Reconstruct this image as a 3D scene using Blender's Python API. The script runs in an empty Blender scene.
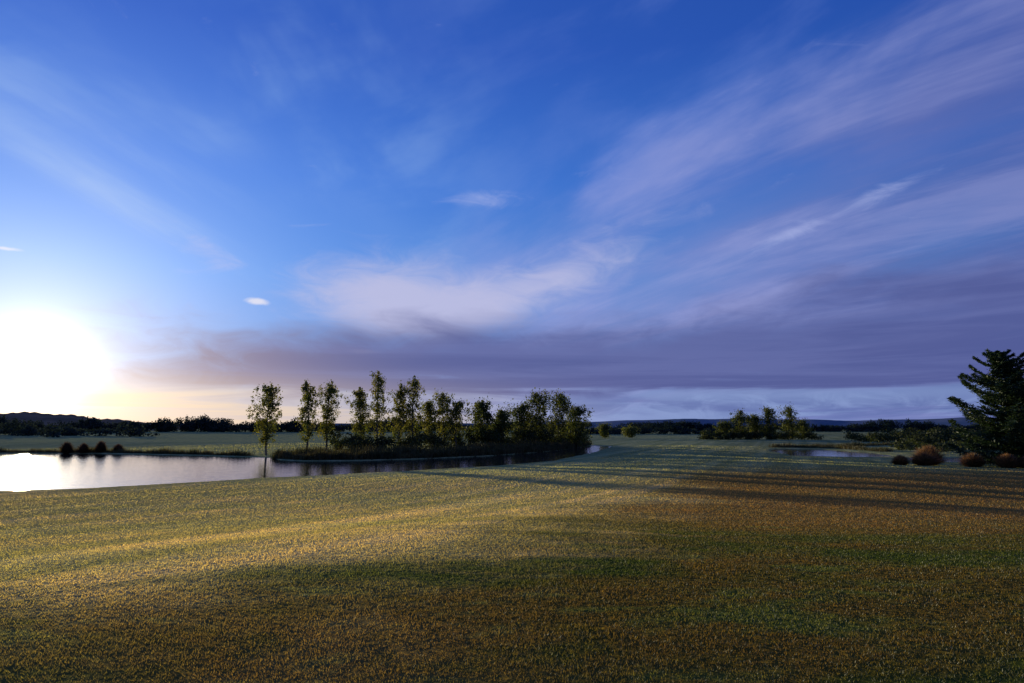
import bpy, math, numpy as np
from mathutils import Vector
rng=np.random.default_rng(7)
S=bpy.context.scene
S.view_settings.view_transform='Standard'; S.view_settings.look='None'
S.view_settings.exposure=0; S.view_settings.gamma=1
R=math.radians
SUN_E,SUN_A=R(3.7),R(-35.2)
sun=Vector((math.sin(SUN_A)*math.cos(SUN_E),math.cos(SUN_A)*math.cos(SUN_E),math.sin(SUN_E)))

# ---------------------------------------------------------------- node expression helper
class E:
    def __init__(s,nt,sock): s.nt=nt; s.s=sock
    def _m(s,op,*o,clamp=False):
        n=s.nt.nodes.new('ShaderNodeMath'); n.operation=op; n.use_clamp=clamp
        for i,a in enumerate((s,)+o):
            if isinstance(a,E): s.nt.links.new(a.s,n.inputs[i])
            else: n.inputs[i].default_value=float(a)
        return E(s.nt,n.outputs[0])
    def __add__(s,o): return s._m('ADD',o)
    __radd__=__add__
    def __mul__(s,o): return s._m('MULTIPLY',o)
    __rmul__=__mul__
    def __sub__(s,o): return s._m('SUBTRACT',o)
    def __rsub__(s,o): return (s*-1.0)+o
    def __truediv__(s,o): return s._m('DIVIDE',o)
    def __pow__(s,o): return s._m('POWER',o)
    def exp(s): return s._m('EXPONENT')
    def clamp(s): return s._m('ADD',0.0,clamp=True)
    def ss(s,a,b):
        n=s.nt.nodes.new('ShaderNodeMapRange'); n.interpolation_type='SMOOTHSTEP'
        s.nt.links.new(s.s,n.inputs[0])
        if a<b: n.inputs[1].default_value=a;n.inputs[2].default_value=b;n.inputs[3].default_value=0;n.inputs[4].default_value=1
        else: n.inputs[1].default_value=b;n.inputs[2].default_value=a;n.inputs[3].default_value=1;n.inputs[4].default_value=0
        return E(s.nt,n.outputs[0])
def comb(nt,x,y,z):
    n=nt.nodes.new('ShaderNodeCombineXYZ')
    for i,a in enumerate((x,y,z)):
        if isinstance(a,E): nt.links.new(a.s,n.inputs[i])
        else: n.inputs[i].default_value=a
    return n.outputs[0]
def noise(nt,vec,scale=1,detail=5,rough=.55,dist=0.0,dim='3D'):
    n=nt.nodes.new('ShaderNodeTexNoise'); n.noise_dimensions=dim; n.inputs['Scale'].default_value=scale
    n.inputs['Detail'].default_value=detail; n.inputs['Roughness'].default_value=rough
    n.inputs['Distortion'].default_value=dist
    nt.links.new(vec,n.inputs['Vector']); return E(nt,n.outputs['Fac'])
def mixc(nt,f,a,b,blend='MIX'):
    n=nt.nodes.new('ShaderNodeMix'); n.data_type='RGBA'; n.blend_type=blend
    if isinstance(f,E): nt.links.new(f.s,n.inputs[0])
    else: n.inputs[0].default_value=f
    for i,c in ((6,a),(7,b)):
        if isinstance(c,tuple): n.inputs[i].default_value=(*c,1)
        else: nt.links.new(c,n.inputs[i])
    return n.outputs[2]
def scalec(nt,c,f):
    n=nt.nodes.new('ShaderNodeVectorMath'); n.operation='SCALE'
    if isinstance(c,tuple): n.inputs[0].default_value=c
    else: nt.links.new(c,n.inputs[0])
    if isinstance(f,E): nt.links.new(f.s,n.inputs['Scale'])
    else: n.inputs['Scale'].default_value=f
    return n.outputs[0]
def addc(nt,a,b):
    n=nt.nodes.new('ShaderNodeVectorMath'); n.operation='ADD'
    nt.links.new(a,n.inputs[0]); nt.links.new(b,n.inputs[1]); return n.outputs[0]

# ---------------------------------------------------------------- world
W=bpy.data.worlds.new("World"); S.world=W; W.use_nodes=True
try:
    W.cycles.sampling_method='MANUAL'; W.cycles.sample_map_resolution=512
except Exception as ex: print(ex)
nt=W.node_tree; nt.nodes.clear()
tc=nt.nodes.new('ShaderNodeTexCoord'); D=tc.outputs['Generated']
nz=nt.nodes.new('ShaderNodeVectorMath'); nz.operation='NORMALIZE'; nt.links.new(D,nz.inputs[0]); D=nz.outputs[0]
sp=nt.nodes.new('ShaderNodeSeparateXYZ'); nt.links.new(D,sp.inputs[0])
dx,dy,dz=[E(nt,sp.outputs[i]) for i in range(3)]
DEG=180/math.pi
el=dz._m('ARCSINE')*DEG
az=dx._m('ARCTAN2',dy)*DEG
dt=nt.nodes.new('ShaderNodeVectorMath'); dt.operation='DOT_PRODUCT'; nt.links.new(D,dt.inputs[0]); dt.inputs[1].default_value=sun
th=E(nt,dt.outputs['Value'])._m('MINIMUM',0.999999)._m('ARCCOSINE')*DEG
def gauss(a0,e0,wa,we,tilt=0.0):
    c,s_=math.cos(R(tilt)),math.sin(R(tilt))
    a=az-a0; e=el-e0
    u=(a*c+e*s_)/wa; v=(e*c-a*s_)/we
    return ((u*u+v*v)*-1.0).exp()
rp=nt.nodes.new('ShaderNodeValToRGB'); nt.links.new((el/60.0).clamp().s,rp.inputs[0])
cr=rp.color_ramp; cols=[(0,(.20,.29,.60)),(5/60,(.17,.32,.74)),(12/60,(.105,.31,.86)),(20/60,(.055,.22,.82)),(30/60,(.028,.13,.66)),(1,(.014,.06,.40))]
cr.elements[0].position=0; cr.elements[0].color=(*cols[0][1],1); cr.elements[1].position=1; cr.elements[1].color=(*cols[-1][1],1)
for p,c in cols[1:-1]:
    q=cr.elements.new(p); q.color=(*c,1)
fac=((th/-45.0).exp())*0.78+0.46
col=scalec(nt,rp.outputs[0],fac)
col=addc(nt,col,scalec(nt,(.22,.36,.34),(th/-9.5).exp()))
zz=dz._m('MAXIMUM',0.0)+0.16
px=dx/zz; py=dy/zz
def rot(deg):
    c,s_=math.cos(R(deg)),math.sin(R(deg)); return py*c-px*s_, px*c+py*s_
al1,ac1=rot(38)
al2,ac2=rot(-6)
n1=noise(nt,comb(nt,ac1*0.85,al1*0.28,0.),1,4,.5,.2,'2D')
n2=noise(nt,comb(nt,ac1*2.5+7,al1*0.6,0.),1,6,.64,.3,'2D')
n6=noise(nt,comb(nt,ac2*1.7+3,al2*0.6,0.),1,5,.6,.3,'2D')
n3=noise(nt,comb(nt,az*0.05,el*0.16,0.),1,4,.55,.4,'2D')
n4=noise(nt,comb(nt,az*0.035+7,el*0.7,0.),1,5,.6,.5,'2D')
n5=noise(nt,comb(nt,az*0.22+1,el*0.6,0.),1,6,.62,.5,'2D')
n7=noise(nt,comb(nt,az*0.055+4,el*0.13+az*-.04,0.),1,5,.54,.15,'2D')
# thin cirrus veils
cir=(n6.ss(.40,.75))*(az.ss(4,-14))*(el.ss(7,14))*n7.ss(.35,.65)
col=mixc(nt,cir*.28,col,(.36,.56,.90))
cir2=(n7.ss(.38,.70))*(n2.ss(.2,.8)*.7+.3)*az.ss(-18,10)
col=mixc(nt,cir2*.40,col,(.20,.30,.74))
lst=(gauss(-31,16.6,11,1.6,-24)+gauss(-34,21.5,12,1.0,-20)*.5+gauss(-22,21,12,1.6,-22)*.25)*(n6.ss(.25,.7))
col=mixc(nt,(lst*.42).clamp(),col,(.42,.60,.92))
# big sheet on right
top=az*0.46+16.0
sheet=(((top-el)/7.5+ (n1-.5)*2.2+(n7-.5)*1.6+(n2-.5)*1.0).ss(-.5,1.2))*(az.ss(-14,11))
sheet=sheet*((n1*.4+n2*.35+n7*.25).ss(.38,.60)*.52+.42)
lit=(az.ss(42,-6))
shc=mixc(nt,lit,(.085,.115,.38),(.33,.38,.77))
shc=mixc(nt,(n2.ss(.4,.68))*.4,shc,(.37,.41,.76))
col=mixc(nt,sheet*.88,col,shc)
# soft puff
pf=(gauss(-9.5,10.3,7.6,3.4,-6)*1.1+gauss(.5,11.0,8,2.4,14)*.6+gauss(8,14.5,9,2.8,20)*.35)
pf=((pf+(n5-.5)*.75+(n1-.5)*.5).ss(.10,1.1))
col=mixc(nt,pf*.9,col,(.52,.53,.78))
streak=gauss(14,9.0,17,1.4,12)*(n2.ss(.3,.7))*.6
col=mixc(nt,streak,col,(.33,.36,.70))
# wisps
wq=(gauss(-3.2,18.9,3.2,.9,0)*.85+gauss(22.7,14.9,2.6,.6,18)*.85+gauss(29.8,17.3,3.6,.7,14)*.8+gauss(-25.1,13.8,4,1.0,-24)*.7)
wq=(wq+(n5-.5)*1.5+(n2-.5)*.6).ss(.25,1.2)
col=mixc(nt,wq*.5,col,(.46,.52,.86))
w2=((gauss(-20.7,9.9,1.25,.38,-4)+gauss(-12.0,6.2,2.0,.4,0)*.7+gauss(-37.3,12.0,1.2,.22,0)*.8+(n5-.5)*.9).ss(.35,.9))
col=mixc(nt,w2*.8,col,(.78,.78,.90))
# dark stratus band
bt=(az.ss(-30,40))*3.4+7.8+(n3-.5)*7.0+(n5-.5)*2.4
bb=2.6+(n4-.5)*5.0+(n5-.5)*1.6
band=((bt-el)/3.2).ss(-.6,1.0)*((el-bb)/1.2).ss(-.6,.9)*((az+(n5-.5)*12).ss(-35,-20))
bc=mixc(nt,az.ss(-30,-4),(.19,.175,.32),(.078,.100,.31))
bc=mixc(nt,n4.ss(.38,.66)*.4,bc,(.15,.18,.44))
col=mixc(nt,band*.93,col,bc)
low=(el.ss(3.6,2.2))*n4.ss(.42,.60)
lowc=mixc(nt,az.ss(-30,10),(.80,.66,.50),(.26,.36,.66))
col=mixc(nt,low*.7,col,lowc)
lowd=((el-1.7)/.9)
col=mixc(nt,(lowd*lowd*-1.0).exp()*az.ss(-8,6)*n5.ss(.35,.6)*.6,col,(.10,.15,.40))
warm=el.ss(5.5,0)*az.ss(12,-30)
col=mixc(nt,warm*.78,col,(.78,.65,.50))
# solar aureole
gl=((th/2.25)*(th/2.25)*-1.0).exp()
col=addc(nt,col,scalec(nt,(2.6,2.3,1.7),gl))
col=addc(nt,col,scalec(nt,(1.25,.98,.58),(th/-5.0).exp()))
core=((th/.8)*(th/.8)*-1.0).exp()
col=addc(nt,col,scalec(nt,(22,19,13),core))
col=mixc(nt,el.ss(-.3,-2.0),col,(.03,.035,.03))
b1=nt.nodes.new('ShaderNodeBackground'); nt.links.new(col,b1.inputs[0]); b1.inputs[1].default_value=.95
sky=nt.nodes.new('ShaderNodeTexSky'); sky.sky_type='NISHITA'; sky.sun_disc=False
sky.sun_elevation=SUN_E; sky.sun_rotation=SUN_A
b2=nt.nodes.new('ShaderNodeBackground'); nt.links.new(sky.outputs[0],b2.inputs[0]); b2.inputs[1].default_value=.005
ad=nt.nodes.new('ShaderNodeAddShader'); nt.links.new(b1.outputs[0],ad.inputs[0]); nt.links.new(b2.outputs[0],ad.inputs[1])
wo=nt.nodes.new('ShaderNodeOutputWorld'); nt.links.new(ad.outputs[0],wo.inputs[0])

L=bpy.data.lights.new('sun','SUN'); L.energy=5; L.angle=R(.5); L.color=(1,.82,.52)
lo=bpy.data.objects.new('sun',L); S.collection.objects.link(lo); lo.rotation_euler=sun.to_track_quat('Z','Y').to_euler(); lo.location=sun*200

# ---------------------------------------------------------------- terrain function
lake=np.array([(-140,34),(-80,38),(-50,41),(-33,43.5),(-28,45.5),(-24,50),(-20.2,54.5),(-11.5,62),(-1.5,72.5),(5.2,84),(13.9,114),(22,150),
 (18.5,158),(10.5,130),(4,113),(-3.4,99),(-11.5,89.5),(-19,84.5),(-25,83.5),(-29,87),(-33,94),(-37,95.5),(-45,100),(-64.7,108),(-80,108),(-115,112),(-150,100)],float)
pond=np.array([(40,98),(47,94),(54,96),(58,110),(58,128),(50,132),(44,118)],float)
pond2=np.array([(48,83),(54,79),(62,80),(74,85),(76,94),(62,94),(51,91)],float)
def sdf(P,x,y):
    d=np.full(x.shape,1e9); ins=np.zeros(x.shape,bool); n=len(P)
    for i in range(n):
        a=P[i]; b=P[(i+1)%n]; e=b-a
        t=np.clip(((x-a[0])*e[0]+(y-a[1])*e[1])/(e@e),0,1)
        d=np.minimum(d,np.hypot(x-a[0]-t*e[0],y-a[1]-t*e[1]))
        if a[1]!=b[1]:
            c=((a[1]>y)!=(b[1]>y))&(x<(b[0]-a[0])*(y-a[1])/(b[1]-a[1])+a[0]); ins^=c
    return np.where(ins,-d,d)
def wob(x,y,f,ph):
    return (np.sin(x*f+ph)+np.sin(y*f*1.13+ph*2.1)+np.sin((x+y)*f*.71+ph*3.3)+np.sin((x-y*1.3)*f*.57+ph*.7))/4
def shore(x,y):
    j=wob(x,y,.9,1.)*.35+wob(x,y,2.3,2.)*.12
    return np.minimum(np.minimum(sdf(lake,x,y),sdf(pond,x,y)),sdf(pond2,x,y))+j
def H(x,y):
    x=np.asarray(x,float); y=np.asarray(y,float)
    s=shore(x,y); r=np.hypot(x,y)
    t=np.clip(s/20,0,1); t=t*t*(3-2*t)
    h=.07+.02*np.clip(s,0,40)+1.38*np.exp(-(((x-2)/26)**2+(y/21)**2))
    q=-.93*x+.375*y+wob(x,y,.22,2.2)*1.6
    h+=.18*np.exp(-((q-7.2)/5.5)**2)*np.exp(-(r/45)**2)
    h+=.10*np.exp(-((q+6)/5.0)**2)*np.exp(-(r/50)**2)
    h+=t*(wob(x,y,.11,.4)*.18+wob(x,y,.31,1.7)*.04)+wob(x,y,1.3,.2)*.010*np.clip(s,0,1)
    f=np.clip((r-250)/600,0,1); h+=f*wob(x,y,.012,.9)*1.6+f*.8
    return np.where(s>0,np.maximum(h,.05),np.maximum(.05+.35*s,-1.2))
def mesh(name,V,F,mats,mi=None,smooth=False):
    V=np.asarray(V,np.float32); F=np.asarray(F,np.int32); k=F.shape[1]
    me=bpy.data.meshes.new(name); me.vertices.add(len(V)); me.vertices.foreach_set('co',V.ravel())
    me.loops.add(F.size); me.loops.foreach_set('vertex_index',F.ravel())
    me.polygons.add(len(F)); me.polygons.foreach_set('loop_start',np.arange(0,F.size,k,dtype=np.int32))
    me.polygons.foreach_set('loop_total',np.full(len(F),k,np.int32))
    if mi is not None: me.polygons.foreach_set('material_index',np.asarray(mi,np.int32))
    if smooth: me.polygons.foreach_set('use_smooth',np.ones(len(F),bool))
    for m in mats: me.materials.append(m)
    me.update(calc_edges=True); me.validate()
    o=bpy.data.objects.new(name,me); S.collection.objects.link(o); return o

# ---------------------------------------------------------------- materials
def newmat(n):
    m=bpy.data.materials.new(n); m.use_nodes=True; t=m.node_tree; t.nodes.clear()
    o=t.nodes.new('ShaderNodeOutputMaterial'); return m,t,o
def turf_color(t):
    g=t.nodes.new('ShaderNodeNewGeometry'); s_=t.nodes.new('ShaderNodeSeparateXYZ'); t.links.new(g.outputs['Position'],s_.inputs[0])
    x,y=E(t,s_.outputs[0]),E(t,s_.outputs[1])
    a=noise(t,comb(t,x*.09,y*.20,0.),1,5,.6,.3,'2D')
    b=noise(t,comb(t,x*.6+3,y*1.0,0.),1,5,.68,.2,'2D')
    c=noise(t,comb(t,x*.16+8,y*.26,0.),1,4,.6,.3,'2D')
    al,ac=x*.375+y*.93, x*-.93+y*.375
    st=noise(t,comb(t,al*.025+5,ac*.55,0.),1,3,.5,.2,'2D')
    ms=((ac+(c-.5)*2.0)*(2*math.pi/4.4))._m('SINE').ss(-.5,.5)
    rough=mixc(t,(a*.5+b*.5).ss(.40,.60),(.062,.088,.014),(.115,.088,.020))  # foreground turf, with the dimness of the less lit side in its colour
    rough=mixc(t,c.ss(.44,.64)*.55,rough,(.17,.088,.020))
    rough=mixc(t,(b*.6+c*.4).ss(.53,.68)*.6,rough,(.072,.14,.026))
    lit_mown=mixc(t,a.ss(.40,.62),(.42,.39,.17),(.56,.45,.19))  # mown turf, sunlit brightness painted into its pale gold
    lit_mown=mixc(t,st.ss(.42,.58)*.5,lit_mown,(.24,.25,.085))
    lit_mown=mixc(t,ms*.32,lit_mown,(.21,.23,.08))
    far=mixc(t,b.ss(.4,.6),(.27,.34,.16),(.38,.42,.21))
    far=mixc(t,st.ss(.42,.58)*.5,far,(.17,.22,.09))
    far=mixc(t,ms*.25,far,(.15,.20,.08))
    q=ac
    lit_zone=(q+(a-.5)*14+(b-.5)*6-y*.06).ss(-.5,8.5)*((y+(a-.5)*5+(b-.5)*2.0).ss(5.6,10.0)*.8+.2)  # bright/dim lighting boundary across the lawn, painted as a colour split
    col=mixc(t,lit_zone,rough,lit_mown)
    mid=(y.ss(11,24))*(x.ss(-6,5))*(1-lit_zone)
    col=mixc(t,mid*.55,col,(.31,.18,.06))
    zf=((y+(a-.5)*20).ss(40,66))
    col=mixc(t,zf*.8,col,far)
    return col,g,x,y
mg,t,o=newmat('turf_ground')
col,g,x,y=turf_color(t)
d=t.nodes.new('ShaderNodeBsdfDiffuse')
nn=t.nodes.new('ShaderNodeTexNoise'); nn.inputs['Scale'].default_value=9; nn.inputs['Detail'].default_value=4; nn.inputs['Roughness'].default_value=.8
t.links.new(g.outputs['Position'],nn.inputs['Vector'])
v1=t.nodes.new('ShaderNodeVectorMath'); v1.operation='SUBTRACT'; t.links.new(nn.outputs['Color'],v1.inputs[0]); v1.inputs[1].default_value=(.5,.5,.5)
v2=t.nodes.new('ShaderNodeVectorMath'); v2.operation='MULTIPLY'; t.links.new(v1.outputs[0],v2.inputs[0]); v2.inputs[1].default_value=(3.6,3.6,0)
v3=t.nodes.new('ShaderNodeVectorMath'); v3.operation='ADD'; t.links.new(v2.outputs[0],v3.inputs[0]); t.links.new(g.outputs['Normal'],v3.inputs[1])
v4=t.nodes.new('ShaderNodeVectorMath'); v4.operation='NORMALIZE'; t.links.new(v3.outputs[0],v4.inputs[0])
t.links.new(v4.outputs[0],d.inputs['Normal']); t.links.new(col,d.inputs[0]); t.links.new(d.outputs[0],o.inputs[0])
def leafmat(name,colf,trans=.5,gloss=.06,rough=.45,var=.5,tint=(1.7,1.55,.7)):
    m,t,o=newmat(name); c=colf(t)
    g=t.nodes.new('ShaderNodeNewGeometry'); r=E(t,g.outputs['Random Per Island'])
    c=scalec(t,c,r*(2*var)+(1-var))
    d=t.nodes.new('ShaderNodeBsdfDiffuse'); tr=t.nodes.new('ShaderNodeBsdfTranslucent'); gl=t.nodes.new('ShaderNodeBsdfGlossy')
    gl.inputs['Roughness'].default_value=rough; gl.inputs[0].default_value=(.8,.85,.8,1)
    t.links.new(c,d.inputs[0]); t.links.new(mixc(t,1.0,c,tint,'MULTIPLY'),tr.inputs[0])
    m1=t.nodes.new('ShaderNodeMixShader'); m1.inputs[0].default_value=trans; t.links.new(d.outputs[0],m1.inputs[1]); t.links.new(tr.outputs[0],m1.inputs[2])
    m2=t.nodes.new('ShaderNodeMixShader'); m2.inputs[0].default_value=gloss; t.links.new(m1.outputs[0],m2.inputs[1]); t.links.new(gl.outputs[0],m2.inputs[2])
    t.links.new(m2.outputs[0],o.inputs[0]); return m
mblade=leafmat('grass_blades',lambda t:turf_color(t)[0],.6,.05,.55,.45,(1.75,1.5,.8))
def flat(c1,c2,sc):
    def f(t):
        g=t.nodes.new('ShaderNodeNewGeometry'); n=noise(t,g.outputs['Position'],sc,3,.6)
        return mixc(t,n.ss(.35,.65),c1,c2)
    return f
mleaf=leafmat('birch_leaves',flat((.055,.08,.018),(.15,.15,.03),.8),.5,.03,.5,.5)
mleaf2=leafmat('alder_leaves',flat((.030,.05,.014),(.10,.115,.026),.6),.45,.03,.5,.5)
mshrub=leafmat('shrub_leaves',flat((.022,.036,.014),(.05,.06,.022),.5),.3,.02,.5,.5)
mneedle=leafmat('cedar_needles',flat((.014,.034,.018),(.035,.06,.024),.9),.25,.03,.5,.5)
mreed=leafmat('reeds',flat((.03,.038,.014),(.075,.062,.025),.4),.3,.03,.5,.5)
mtuss=leafmat('tussock_grass',flat((.13,.075,.045),(.24,.13,.075),.9),.4,.03,.5,.5)
mtuss2=leafmat('sedge',flat((.05,.035,.022),(.10,.055,.035),.9),.3,.03,.5,.5)
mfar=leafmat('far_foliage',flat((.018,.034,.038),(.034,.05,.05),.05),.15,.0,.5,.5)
def bark(name,c1,c2):
    m,t,o=newmat(name); g=t.nodes.new('ShaderNodeNewGeometry')
    mp=t.nodes.new('ShaderNodeMapping'); t.links.new(g.outputs['Position'],mp.inputs[0]); mp.inputs['Scale'].default_value=(3,3,8)
    n=noise(t,mp.outputs[0],1,5,.6); p=t.nodes.new('ShaderNodeBsdfPrincipled'); p.inputs['Roughness'].default_value=.9
    t.links.new(mixc(t,n.ss(.4,.6),c1,c2),p.inputs['Base Color'])
    b=t.nodes.new('ShaderNodeBump'); b.inputs['Strength'].default_value=.6; t.links.new(n.s,b.inputs['Height']); t.links.new(b.outputs[0],p.inputs['Normal'])
    t.links.new(p.outputs[0],o.inputs[0]); return m
mbark=bark('pale_bark',(.06,.05,.04),(.14,.12,.10)); mbark2=bark('dark_bark',(.04,.03,.022),(.09,.07,.05))
mw,t,o=newmat('water'); p=t.nodes.new('ShaderNodeBsdfPrincipled'); p.inputs['Base Color'].default_value=(.012,.018,.02,1); p.inputs['Roughness'].default_value=.04; p.inputs['IOR'].default_value=1.333
g=t.nodes.new('ShaderNodeNewGeometry'); s_=t.nodes.new('ShaderNodeSeparateXYZ'); t.links.new(g.outputs['Position'],s_.inputs[0])
n=noise(t,comb(t,E(t,s_.outputs[0])*.8,E(t,s_.outputs[1])*1.6,0.),1,5,.6,.3,'2D')
b=t.nodes.new('ShaderNodeBump'); b.inputs['Strength'].default_value=.4; b.inputs['Distance'].default_value=.035; t.links.new(n.s,b.inputs['Height']); t.links.new(b.outputs[0],p.inputs['Normal']); t.links.new(p.outputs[0],o.inputs[0])

# ---------------------------------------------------------------- ground sheet
az_=np.concatenate([np.arange(-58,58,.16),np.arange(58,302,3.)])*math.pi/180
rr=np.concatenate([[0.3],np.geomspace(1,30,90),np.geomspace(30.5,200,330),np.geomspace(203,7000,90)])
A,RR=np.meshgrid(az_,rr); X=RR*np.sin(A); Y=RR*np.cos(A); Z=H(X,Y)
nr,na=X.shape; V=np.stack([X,Y,Z],-1).reshape(-1,3)
i,j=np.meshgrid(np.arange(nr-1),np.arange(na),indexing='ij'); j2=(j+1)%na
F=np.stack([i*na+j,i*na+j2,(i+1)*na+j2,(i+1)*na+j],-1).reshape(-1,4)[:,::-1]
ground=mesh('ground',V,F,[mg],smooth=True)
def waterplane(name,P,m=3):
    x0,y0=P.min(0)-m; x1,y1=P.max(0)+m
    return mesh(name,[(x0,y0,0),(x1,y0,0),(x1,y1,0),(x0,y1,0)],[[0,1,2,3]],[mw])
waterplane('lake',lake); waterplane('pond',pond,2); waterplane('pond.001',pond2,1.5).location.z=-.004

# ---------------------------------------------------------------- grass
N=640000
a=rng.uniform(R(-49),R(49),N); r=np.exp(rng.uniform(math.log(3.4),math.log(150),N))
x=r*np.sin(a); y=r*np.cos(a); s_=shore(x,y); ok=s_>.25; x,y,r,s_=x[ok],y[ok],r[ok],s_[ok]; z=H(x,y); n=len(x)
clump=.88+.32*wob(x,y,3.1,.3)+.25*wob(x,y,7.7,1.3)
w=(.0018+r*.00045)*rng.uniform(.6,1.3,n); h=(.014+np.minimum(r,70)*.0007)*rng.uniform(.45,1.35,n)*clump
h*=np.clip(s_/8,.35,1)
ang=rng.uniform(0,2*math.pi,n); la=rng.uniform(0,2*math.pi,n); le=h*rng.uniform(.2,1.3,n)
cx,cy=np.cos(ang)*w,np.sin(ang)*w
V=np.stack([np.stack([x-cx,y-cy,z-.006],-1),np.stack([x+cx,y+cy,z-.006],-1),np.stack([x+np.cos(la)*le,y+np.sin(la)*le,z+h],-1)],1).reshape(-1,3)
mesh('lawn_grass',V,np.arange(3*n).reshape(-1,3),[mblade])

# ---------------------------------------------------------------- foliage builders
def tube(pts,rad,k=6):
    pts=np.array(pts,float); n=len(pts); V=[];
    for i in range(n):
        d=pts[min(i+1,n-1)]-pts[max(i-1,0)]; d/=np.linalg.norm(d)+1e-9
        u=np.cross(d,[0.3,1,.1]); u/=np.linalg.norm(u)+1e-9; v=np.cross(d,u)
        for q in range(k):
            t=2*math.pi*q/k; V.append(pts[i]+rad[i]*(math.cos(t)*u+math.sin(t)*v))
    F=[[i*k+q,i*k+(q+1)%k,(i+1)*k+(q+1)%k,(i+1)*k+q] for i in range(n-1) for q in range(k)]
    return np.array(V),np.array(F)
def leaves(C,size,asp=.6,flatz=1.0):
    n=len(C); u=rng.normal(size=(n,3)); u/=np.linalg.norm(u,axis=1)[:,None]; v=rng.normal(size=(n,3)); v=np.cross(u,v); v/=np.linalg.norm(v,axis=1)[:,None]
    sz=size*rng.uniform(.5,1.4,n)[:,None]; u=u*sz; v=v*sz*asp; u[:,2]*=flatz; v[:,2]*=flatz
    V=np.stack([C-u,C-v*.9,C+u,C+v*.9],1).reshape(-1,3); return V,np.arange(4*n).reshape(-1,4)
class B:
    def __init__(s): s.V=[];s.F=[];s.M=[];s.n=0
    def add(s,V,F,m): s.V.append(V); s.F.append(F+s.n); s.M.append(np.full(len(F),m)); s.n+=len(V)
    def obj(s,name,mats): return mesh(name,np.vstack(s.V),np.vstack(s.F),mats,np.concatenate(s.M))
def tree(name,x,y,Ht,wd,kind,dens=1.0):
    z0=float(H(x,y))-.05; b=B(); lean=rng.normal(0,.03,2)*Ht
    T=lambda f:np.array([x+lean[0]*f**1.5+.15*math.sin(f*5+x),y+lean[1]*f**1.5,z0+Ht*f])
    fs=np.linspace(0,.97,12); r0=.011*Ht+.02
    b.add(*tube([T(f) for f in fs],[r0*(1-f)**.8+.015 for f in fs],7),0)
    pop=kind=='poplar'; nb=int(rng.integers(34,44)) if pop else int(42*dens); lo=rng.uniform(.08,.17) if pop else .06; Cs=[];Rs=[]
    ph=rng.uniform(0,6); pk=rng.uniform(.70,.86)
    for i in range(nb):
        f=lo+(0.97-lo)*((i+rng.uniform(0,1))/nb)
        g=(f-lo)/(1-lo)
        prof=(math.sin(math.pi*min(1,g*pk+(.96-pk)))**.85*(1-.35*g) +.08 if pop else math.sin(math.pi*min(1,g*.74+.24))**.7)
        ln=wd*.52*prof*rng.uniform(.4,1.3); aa=i*2.4+ph+rng.normal(0,.5); up=ln*rng.uniform(.8,1.7) if pop else ln*rng.uniform(.3,1.2)
        p0=T(f*.93); p1=p0+np.array([math.cos(aa)*ln,math.sin(aa)*ln,up]); p1[2]=min(p1[2],z0+Ht*rng.uniform(.93,1.02))
        pm=(p0+p1)/2+[0,0,-.08*ln]
        b.add(*tube([p0,pm,p1],[r0*.26*(1-f)+.015,r0*.16*(1-f)+.012,.008],4),0)
        for q in (.35,.65,.9,1.05):
            if rng.uniform()<.84:
                Cs.append(p0+(p1-p0)*q+rng.normal(0,.14*ln+.08,3)); Rs.append((.17+.08*wd*.5)*rng.uniform(.45,1.35)*(1 if pop else 1.35))
    for f in (.90,.95,.99): Cs.append(T(f));Rs.append(.17)
    Cs=np.array(Cs);Rs=np.array(Rs); per=31 if pop else int(46*dens)
    C=np.repeat(Cs,per,0)+rng.normal(0,1,(len(Cs)*per,3))*np.repeat(Rs,per)[:,None]*[.8,.8,1.0]
    C=C[C[:,2]>z0+.25]
    b.add(*leaves(C,.14 if pop else .17,.65),1)
    return b.obj(name,[mbark if pop else mbark2,mleaf if pop else mleaf2])
PT=[(-34.9,98,9.9,3.9),(-32,108,11,3.0),(-29.7,110,10.9,3.1),(-24.7,112,10,3.4),(-22,113,12.7,4.0),(-18.9,114,10.5,3.3),(-16.4,114,12,3.5),
    (-13.8,116,7.9,3.5),(-11.6,117,9.6,3.9),(-9.3,116,7.9,3.5)]
for q in PT: tree('poplar_tree',*q,'poplar')
AT=[(-5.4,120,8.4,4.2),(-2.3,122,6.7,4.0),(1.8,130,8,4.4),(4.6,132,10.4,5.2),(9.2,135,10.4,5.4),(13.4,138,8.3,4.8)]
for q in AT: tree('alder_tree',*q,'alder',.92)
AT=[(56,180,4.2,4.5),(60,181,7.2,4.2),(64.2,182,6.2,4.4),(67.5,180,8.2,4.0),(72.7,180,8.3,4.6),(77.5,183,4.6,4.5),(27.5,205,4.0,3.0),(36,210,2.8,4)]
for q in AT: tree('alder_tree',*q,'alder',.75)

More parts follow.
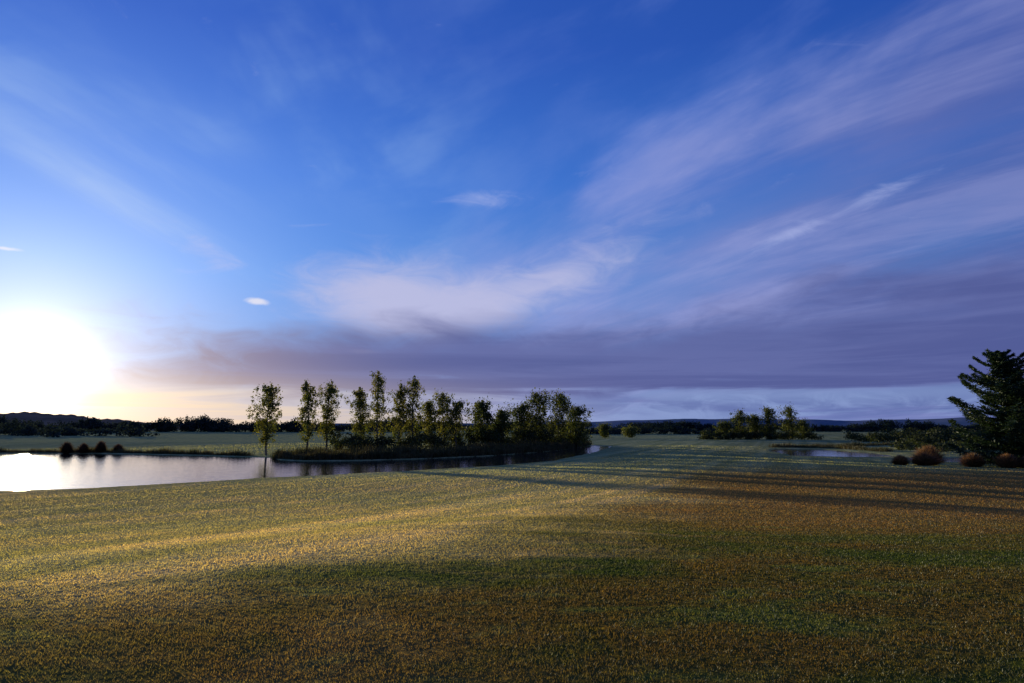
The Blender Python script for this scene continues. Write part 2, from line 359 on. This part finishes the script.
def cedar(x,y,Ht,wd):
    z0=float(H(x,y))-.1; b=B()
    T=lambda f:np.array([x+.25*math.sin(f*3)-.8*f*f,y,z0+Ht*f]); fs=np.linspace(0,1,14)
    b.add(*tube([T(f) for f in fs],[.28*(1-f)**.9+.02 for f in fs],8),0)
    nbr=112
    for i in range(nbr):
        f=.03+.96*((i+rng.uniform())/nbr); ln=wd*.5*((1-f)**.55)*(.76+.22*math.sin(i*.4)+rng.uniform(-.38,.32))*(1.0 if f>.2 else .9)+.4; aa=i*2.39996+rng.normal(0,.3)
        dr=np.array([math.cos(aa),math.sin(aa),0]); rise=rng.uniform(.12,.5)
        pts=[T(f)+dr*ln*q+np.array([0,0,ln*(rise*q*q+.04*q-.06*math.sin(q*3))]) for q in np.linspace(0,1,6)]
        b.add(*tube(pts,[.06*(1-q*.85)*(1-f*.6) for q in np.linspace(0,1,6)],4),0)
        m=int(200*ln)+40; q=rng.uniform(.12,1.04,m); pp=np.array(pts); qi=np.clip(q*5,0,4.999); k=qi.astype(int)
        base=pp[k]+(pp[k+1]-pp[k])*(qi-k)[:,None]
        side=np.cross(dr,[0,0,1]); sw=(1.03-q*.88)*ln*.23+.08
        C=base+side*(rng.normal(0,1,m)*sw)[:,None]+np.array([0,0,1.])*(rng.normal(.0,.07,m)-.02)[:,None]
        b.add(*leaves(C,.18,.38,.55),1)
    return b.obj('cedar_tree',[mbark2,mneedle])
cedar(47.4,65,11.0,12.2)

def tussock(x,y,R_,Hh,mat,n=2800):
    z0=float(H(x,y)); t=rng.uniform(0,6.283,n); c=rng.uniform(0,1,n)**.6
    bx=x+np.cos(t)*c*R_*.25; by=y+np.sin(t)*c*R_*.25
    lop=1+.25*np.sin(t*2+x)+.15*np.sin(t*5+y)
    rr_=c*R_*rng.uniform(.6,1.25,n)*lop
    tx=x+np.cos(t)*rr_; ty=y+np.sin(t)*rr_
    tz=z0+Hh*(np.sqrt(np.clip(1-c**2*.9,0,1)))*rng.uniform(.45,1.2,n)
    mx,my,mz=(bx*.5+tx*.5),(by*.5+ty*.5),z0+(tz-z0)*.78
    w=.02; p=t+rng.normal(0,.8,n)+1.57; ux,uy=np.cos(p)*w,np.sin(p)*w
    V=np.stack([np.stack([bx,by,np.full(n,z0-.05)],-1),np.stack([mx-ux,my-uy,mz],-1),np.stack([tx,ty,tz],-1),np.stack([mx+ux,my+uy,mz],-1)],1).reshape(-1,3)
    mesh('tussock_grass',V,np.arange(4*n).reshape(-1,4),[mat])
for q in [(37.6,67,1.2,.9),(39.3,66,1.5,1.2),(41.0,68,1.7,1.8),(42.6,64.0,1.6,1.2),(44.4,62,1.4,1.2),(46.2,61.5,1.5,1.1)]: tussock(*q,mtuss)
for q in [(-69.5,107.8,1.2,1.7),(-67.3,108.5,1.1,1.4),(-65.0,109.2,1.3,1.7),(-62.6,109.8,1.0,1.2)]: tussock(*q,mtuss2)

def reeds(name,path,n,width,hmin,hmax):
    P=np.array(path,float); L_=np.r_[0,np.cumsum(np.hypot(*np.diff(P,axis=0).T))]
    q=rng.uniform(0,L_[-1],n); x=np.interp(q,L_,P[:,0]); y=np.interp(q,L_,P[:,1])
    x+=rng.normal(0,width*.5,n); y+=rng.normal(0,width*.5,n)
    z=H(x,y); ok=z>-.25; x,y,z,q=x[ok],y[ok],z[ok],q[ok]; n=len(x)
    h=rng.uniform(hmin,hmax,n)*(.8+.35*np.sin(q*.6+1)*np.sin(q*.23)+.2*np.sin(q*2.1))
    t=rng.uniform(0,6.28,n); w=rng.uniform(.02,.05,n); l=rng.normal(0,.16,(n,2))*h[:,None]
    V=np.stack([np.stack([x-np.cos(t)*w,y-np.sin(t)*w,z-.1],-1),np.stack([x+np.cos(t)*w,y+np.sin(t)*w,z-.1],-1),
      np.stack([x+l[:,0]+np.cos(t)*w*.4,y+l[:,1]+np.sin(t)*w*.4,z+h],-1),np.stack([x+l[:,0],y+l[:,1],z+h*1.03],-1)],1).reshape(-1,3)
    mesh(name,V,np.arange(4*n).reshape(-1,4),[mreed])
reeds('reed_bed',[(-31,91),(-28,87.3),(-25,84.9),(-19,85.8),(-11.5,90.8),(-3.4,100.3),(4,114.5),(10.5,131.5),(17.5,159)],30000,.7,.45,1.15)
reeds('reed_bed.001',[(-29,94),(-20,91),(-10,99),(0,114),(8,133),(14,150)],24000,2.6,.7,1.5)
reeds('reed_bed.002',[(-115,113.5),(-80,109.5),(-64,109.5),(-45,101.5),(-37,97)],12000,.8,.3,.8)
reeds('reed_bed.003',[(61,112),(62,131),(52,137),(78,140)],8000,1.0,.3,.8)

def bushes(name,items,mat,leaf,dens):
    b=B()
    for (x,y,r_,h) in items:
        z0=float(H(x,y)); n=int(dens*r_*h)
        nb=9; cs=np.stack([x+rng.normal(0,r_*.6,nb),y+rng.normal(0,r_*.6,nb),z0+h*rng.uniform(.1,.8,nb)],-1)
        k=rng.integers(0,nb,n); d=rng.normal(size=(n,3)); d/=np.linalg.norm(d,axis=1)[:,None]; rad=rng.uniform(.1,1.3,n)**.7
        C=cs[k]+d*(rad[:,None])*np.array([r_*.42,r_*.42,h*.30]); C=C[C[:,2]>z0-.1]
        b.add(*leaves(C,leaf,.65),0)
    return b.obj(name,[mat])
it=[]
for q in np.linspace(0,1,30):
    xx=-27+q*42; yy=101+q*q*46+rng.normal(0,2); it.append((xx,yy+6,rng.uniform(1.4,2.4),rng.uniform(1.6,3.2)*(1+.6*q)))
bushes('bank_shrubs',it,mshrub,.17,150)
it=[(rng.uniform(76,124),rng.uniform(128,165),rng.uniform(2.5,4.5),rng.uniform(2.2,3.2)) for _ in range(50)]
it+=[(rng.uniform(66,96),rng.uniform(106,118),rng.uniform(1.6,2.6),rng.uniform(1.0,1.8)) for _ in range(26)]
it+=[(rng.uniform(52,82),rng.uniform(178,186),rng.uniform(1.6,2.6),rng.uniform(1.4,2.6)) for _ in range(20)]
bushes('marsh_shrubs',it,mshrub,.2,120)
def farline(name,x0,x1,y0,y1,n,hmin,hmax,r_,leaf,dens):
    it=[]
    for i in range(n):
        q=(i+rng.uniform(-.5,.5))/n; it.append((x0+(x1-x0)*q,y0+(y1-y0)*q+rng.normal(0,8),r_*rng.uniform(.7,1.3),rng.uniform(hmin,hmax)*(.85+.3*math.sin(q*21)*math.sin(q*9))))
    bushes(name,it,mfar,leaf,dens)
farline('distant_treeline',-380,-55,470,440,100,7,10.5,5,.6,16)
farline('distant_treeline',20,120,330,330,40,3.2,4.8,4,.4,30)
farline('distant_treeline',90,420,520,420,120,5,7.2,6,.5,22)
farline('distant_treeline',-260,-130,300,250,26,3.5,6.5,5,.5,14)
farline('distant_treeline',-60,60,520,560,50,5,7.5,6,.6,12)

def ridge(name,r0,dep,hf,mat,a0,a1,n=260):
    A=np.linspace(R(a0),R(a1),n); m=14; V=[]
    for k in range(m):
        q=k/(m-1); rr_=r0+dep*q; prof=math.sin(q*math.pi/2)
        for a in A:
            hh=hf(math.degrees(a))
            V.append((rr_*math.sin(a),rr_*math.cos(a),-1+(hh+1)*prof+(rng.normal(0,.008)*hh if k>3 else 0)))
    F=[[k*n+i,k*n+i+1,(k+1)*n+i+1,(k+1)*n+i] for k in range(m-1) for i in range(n-1)]
    mesh(name,V,F,[mat],smooth=False)
def hm(name,c1,c2,sc):
    m,t,o=newmat(name); g=t.nodes.new('ShaderNodeNewGeometry'); n=noise(t,g.outputs['Position'],sc,5,.65)
    d=t.nodes.new('ShaderNodeBsdfDiffuse'); t.links.new(mixc(t,n.ss(.4,.6),c1,c2),d.inputs[0]); t.links.new(d.outputs[0],o.inputs[0]); return m
h1=hm('wooded_hill',(.20,.14,.085),(.30,.20,.12),.02); h2=hm('hazy_hill',(.12,.17,.22),(.16,.20,.25),.004)  # haze painted into the albedo: warm on the near hill, bluish far off
def f1(a):
    s=lambda v:1/(1+math.exp(-v)); return 2+ (14+1.6*math.sin(a*.7)+.9*math.sin(a*2.3+1)+.5*math.sin(a*9))*s((-27-a)/1.0)+7*s((-33.5-a)/1.2)
ridge('wooded_hill',780,260,f1,h1,-75,-20,420)
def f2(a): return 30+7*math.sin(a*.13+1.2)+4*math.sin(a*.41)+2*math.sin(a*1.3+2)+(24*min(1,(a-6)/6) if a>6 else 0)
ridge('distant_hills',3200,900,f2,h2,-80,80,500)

cam=bpy.data.cameras.new('camera'); co=bpy.data.objects.new('camera',cam); S.collection.objects.link(co)
cam.lens=24; cam.sensor_width=36; cam.clip_start=.1; cam.clip_end=20000
co.location=(0,0,4.0); co.rotation_euler=(R(90+7.2),0,0); S.camera=co
print('ground z at camera',float(H(0.,0.)))
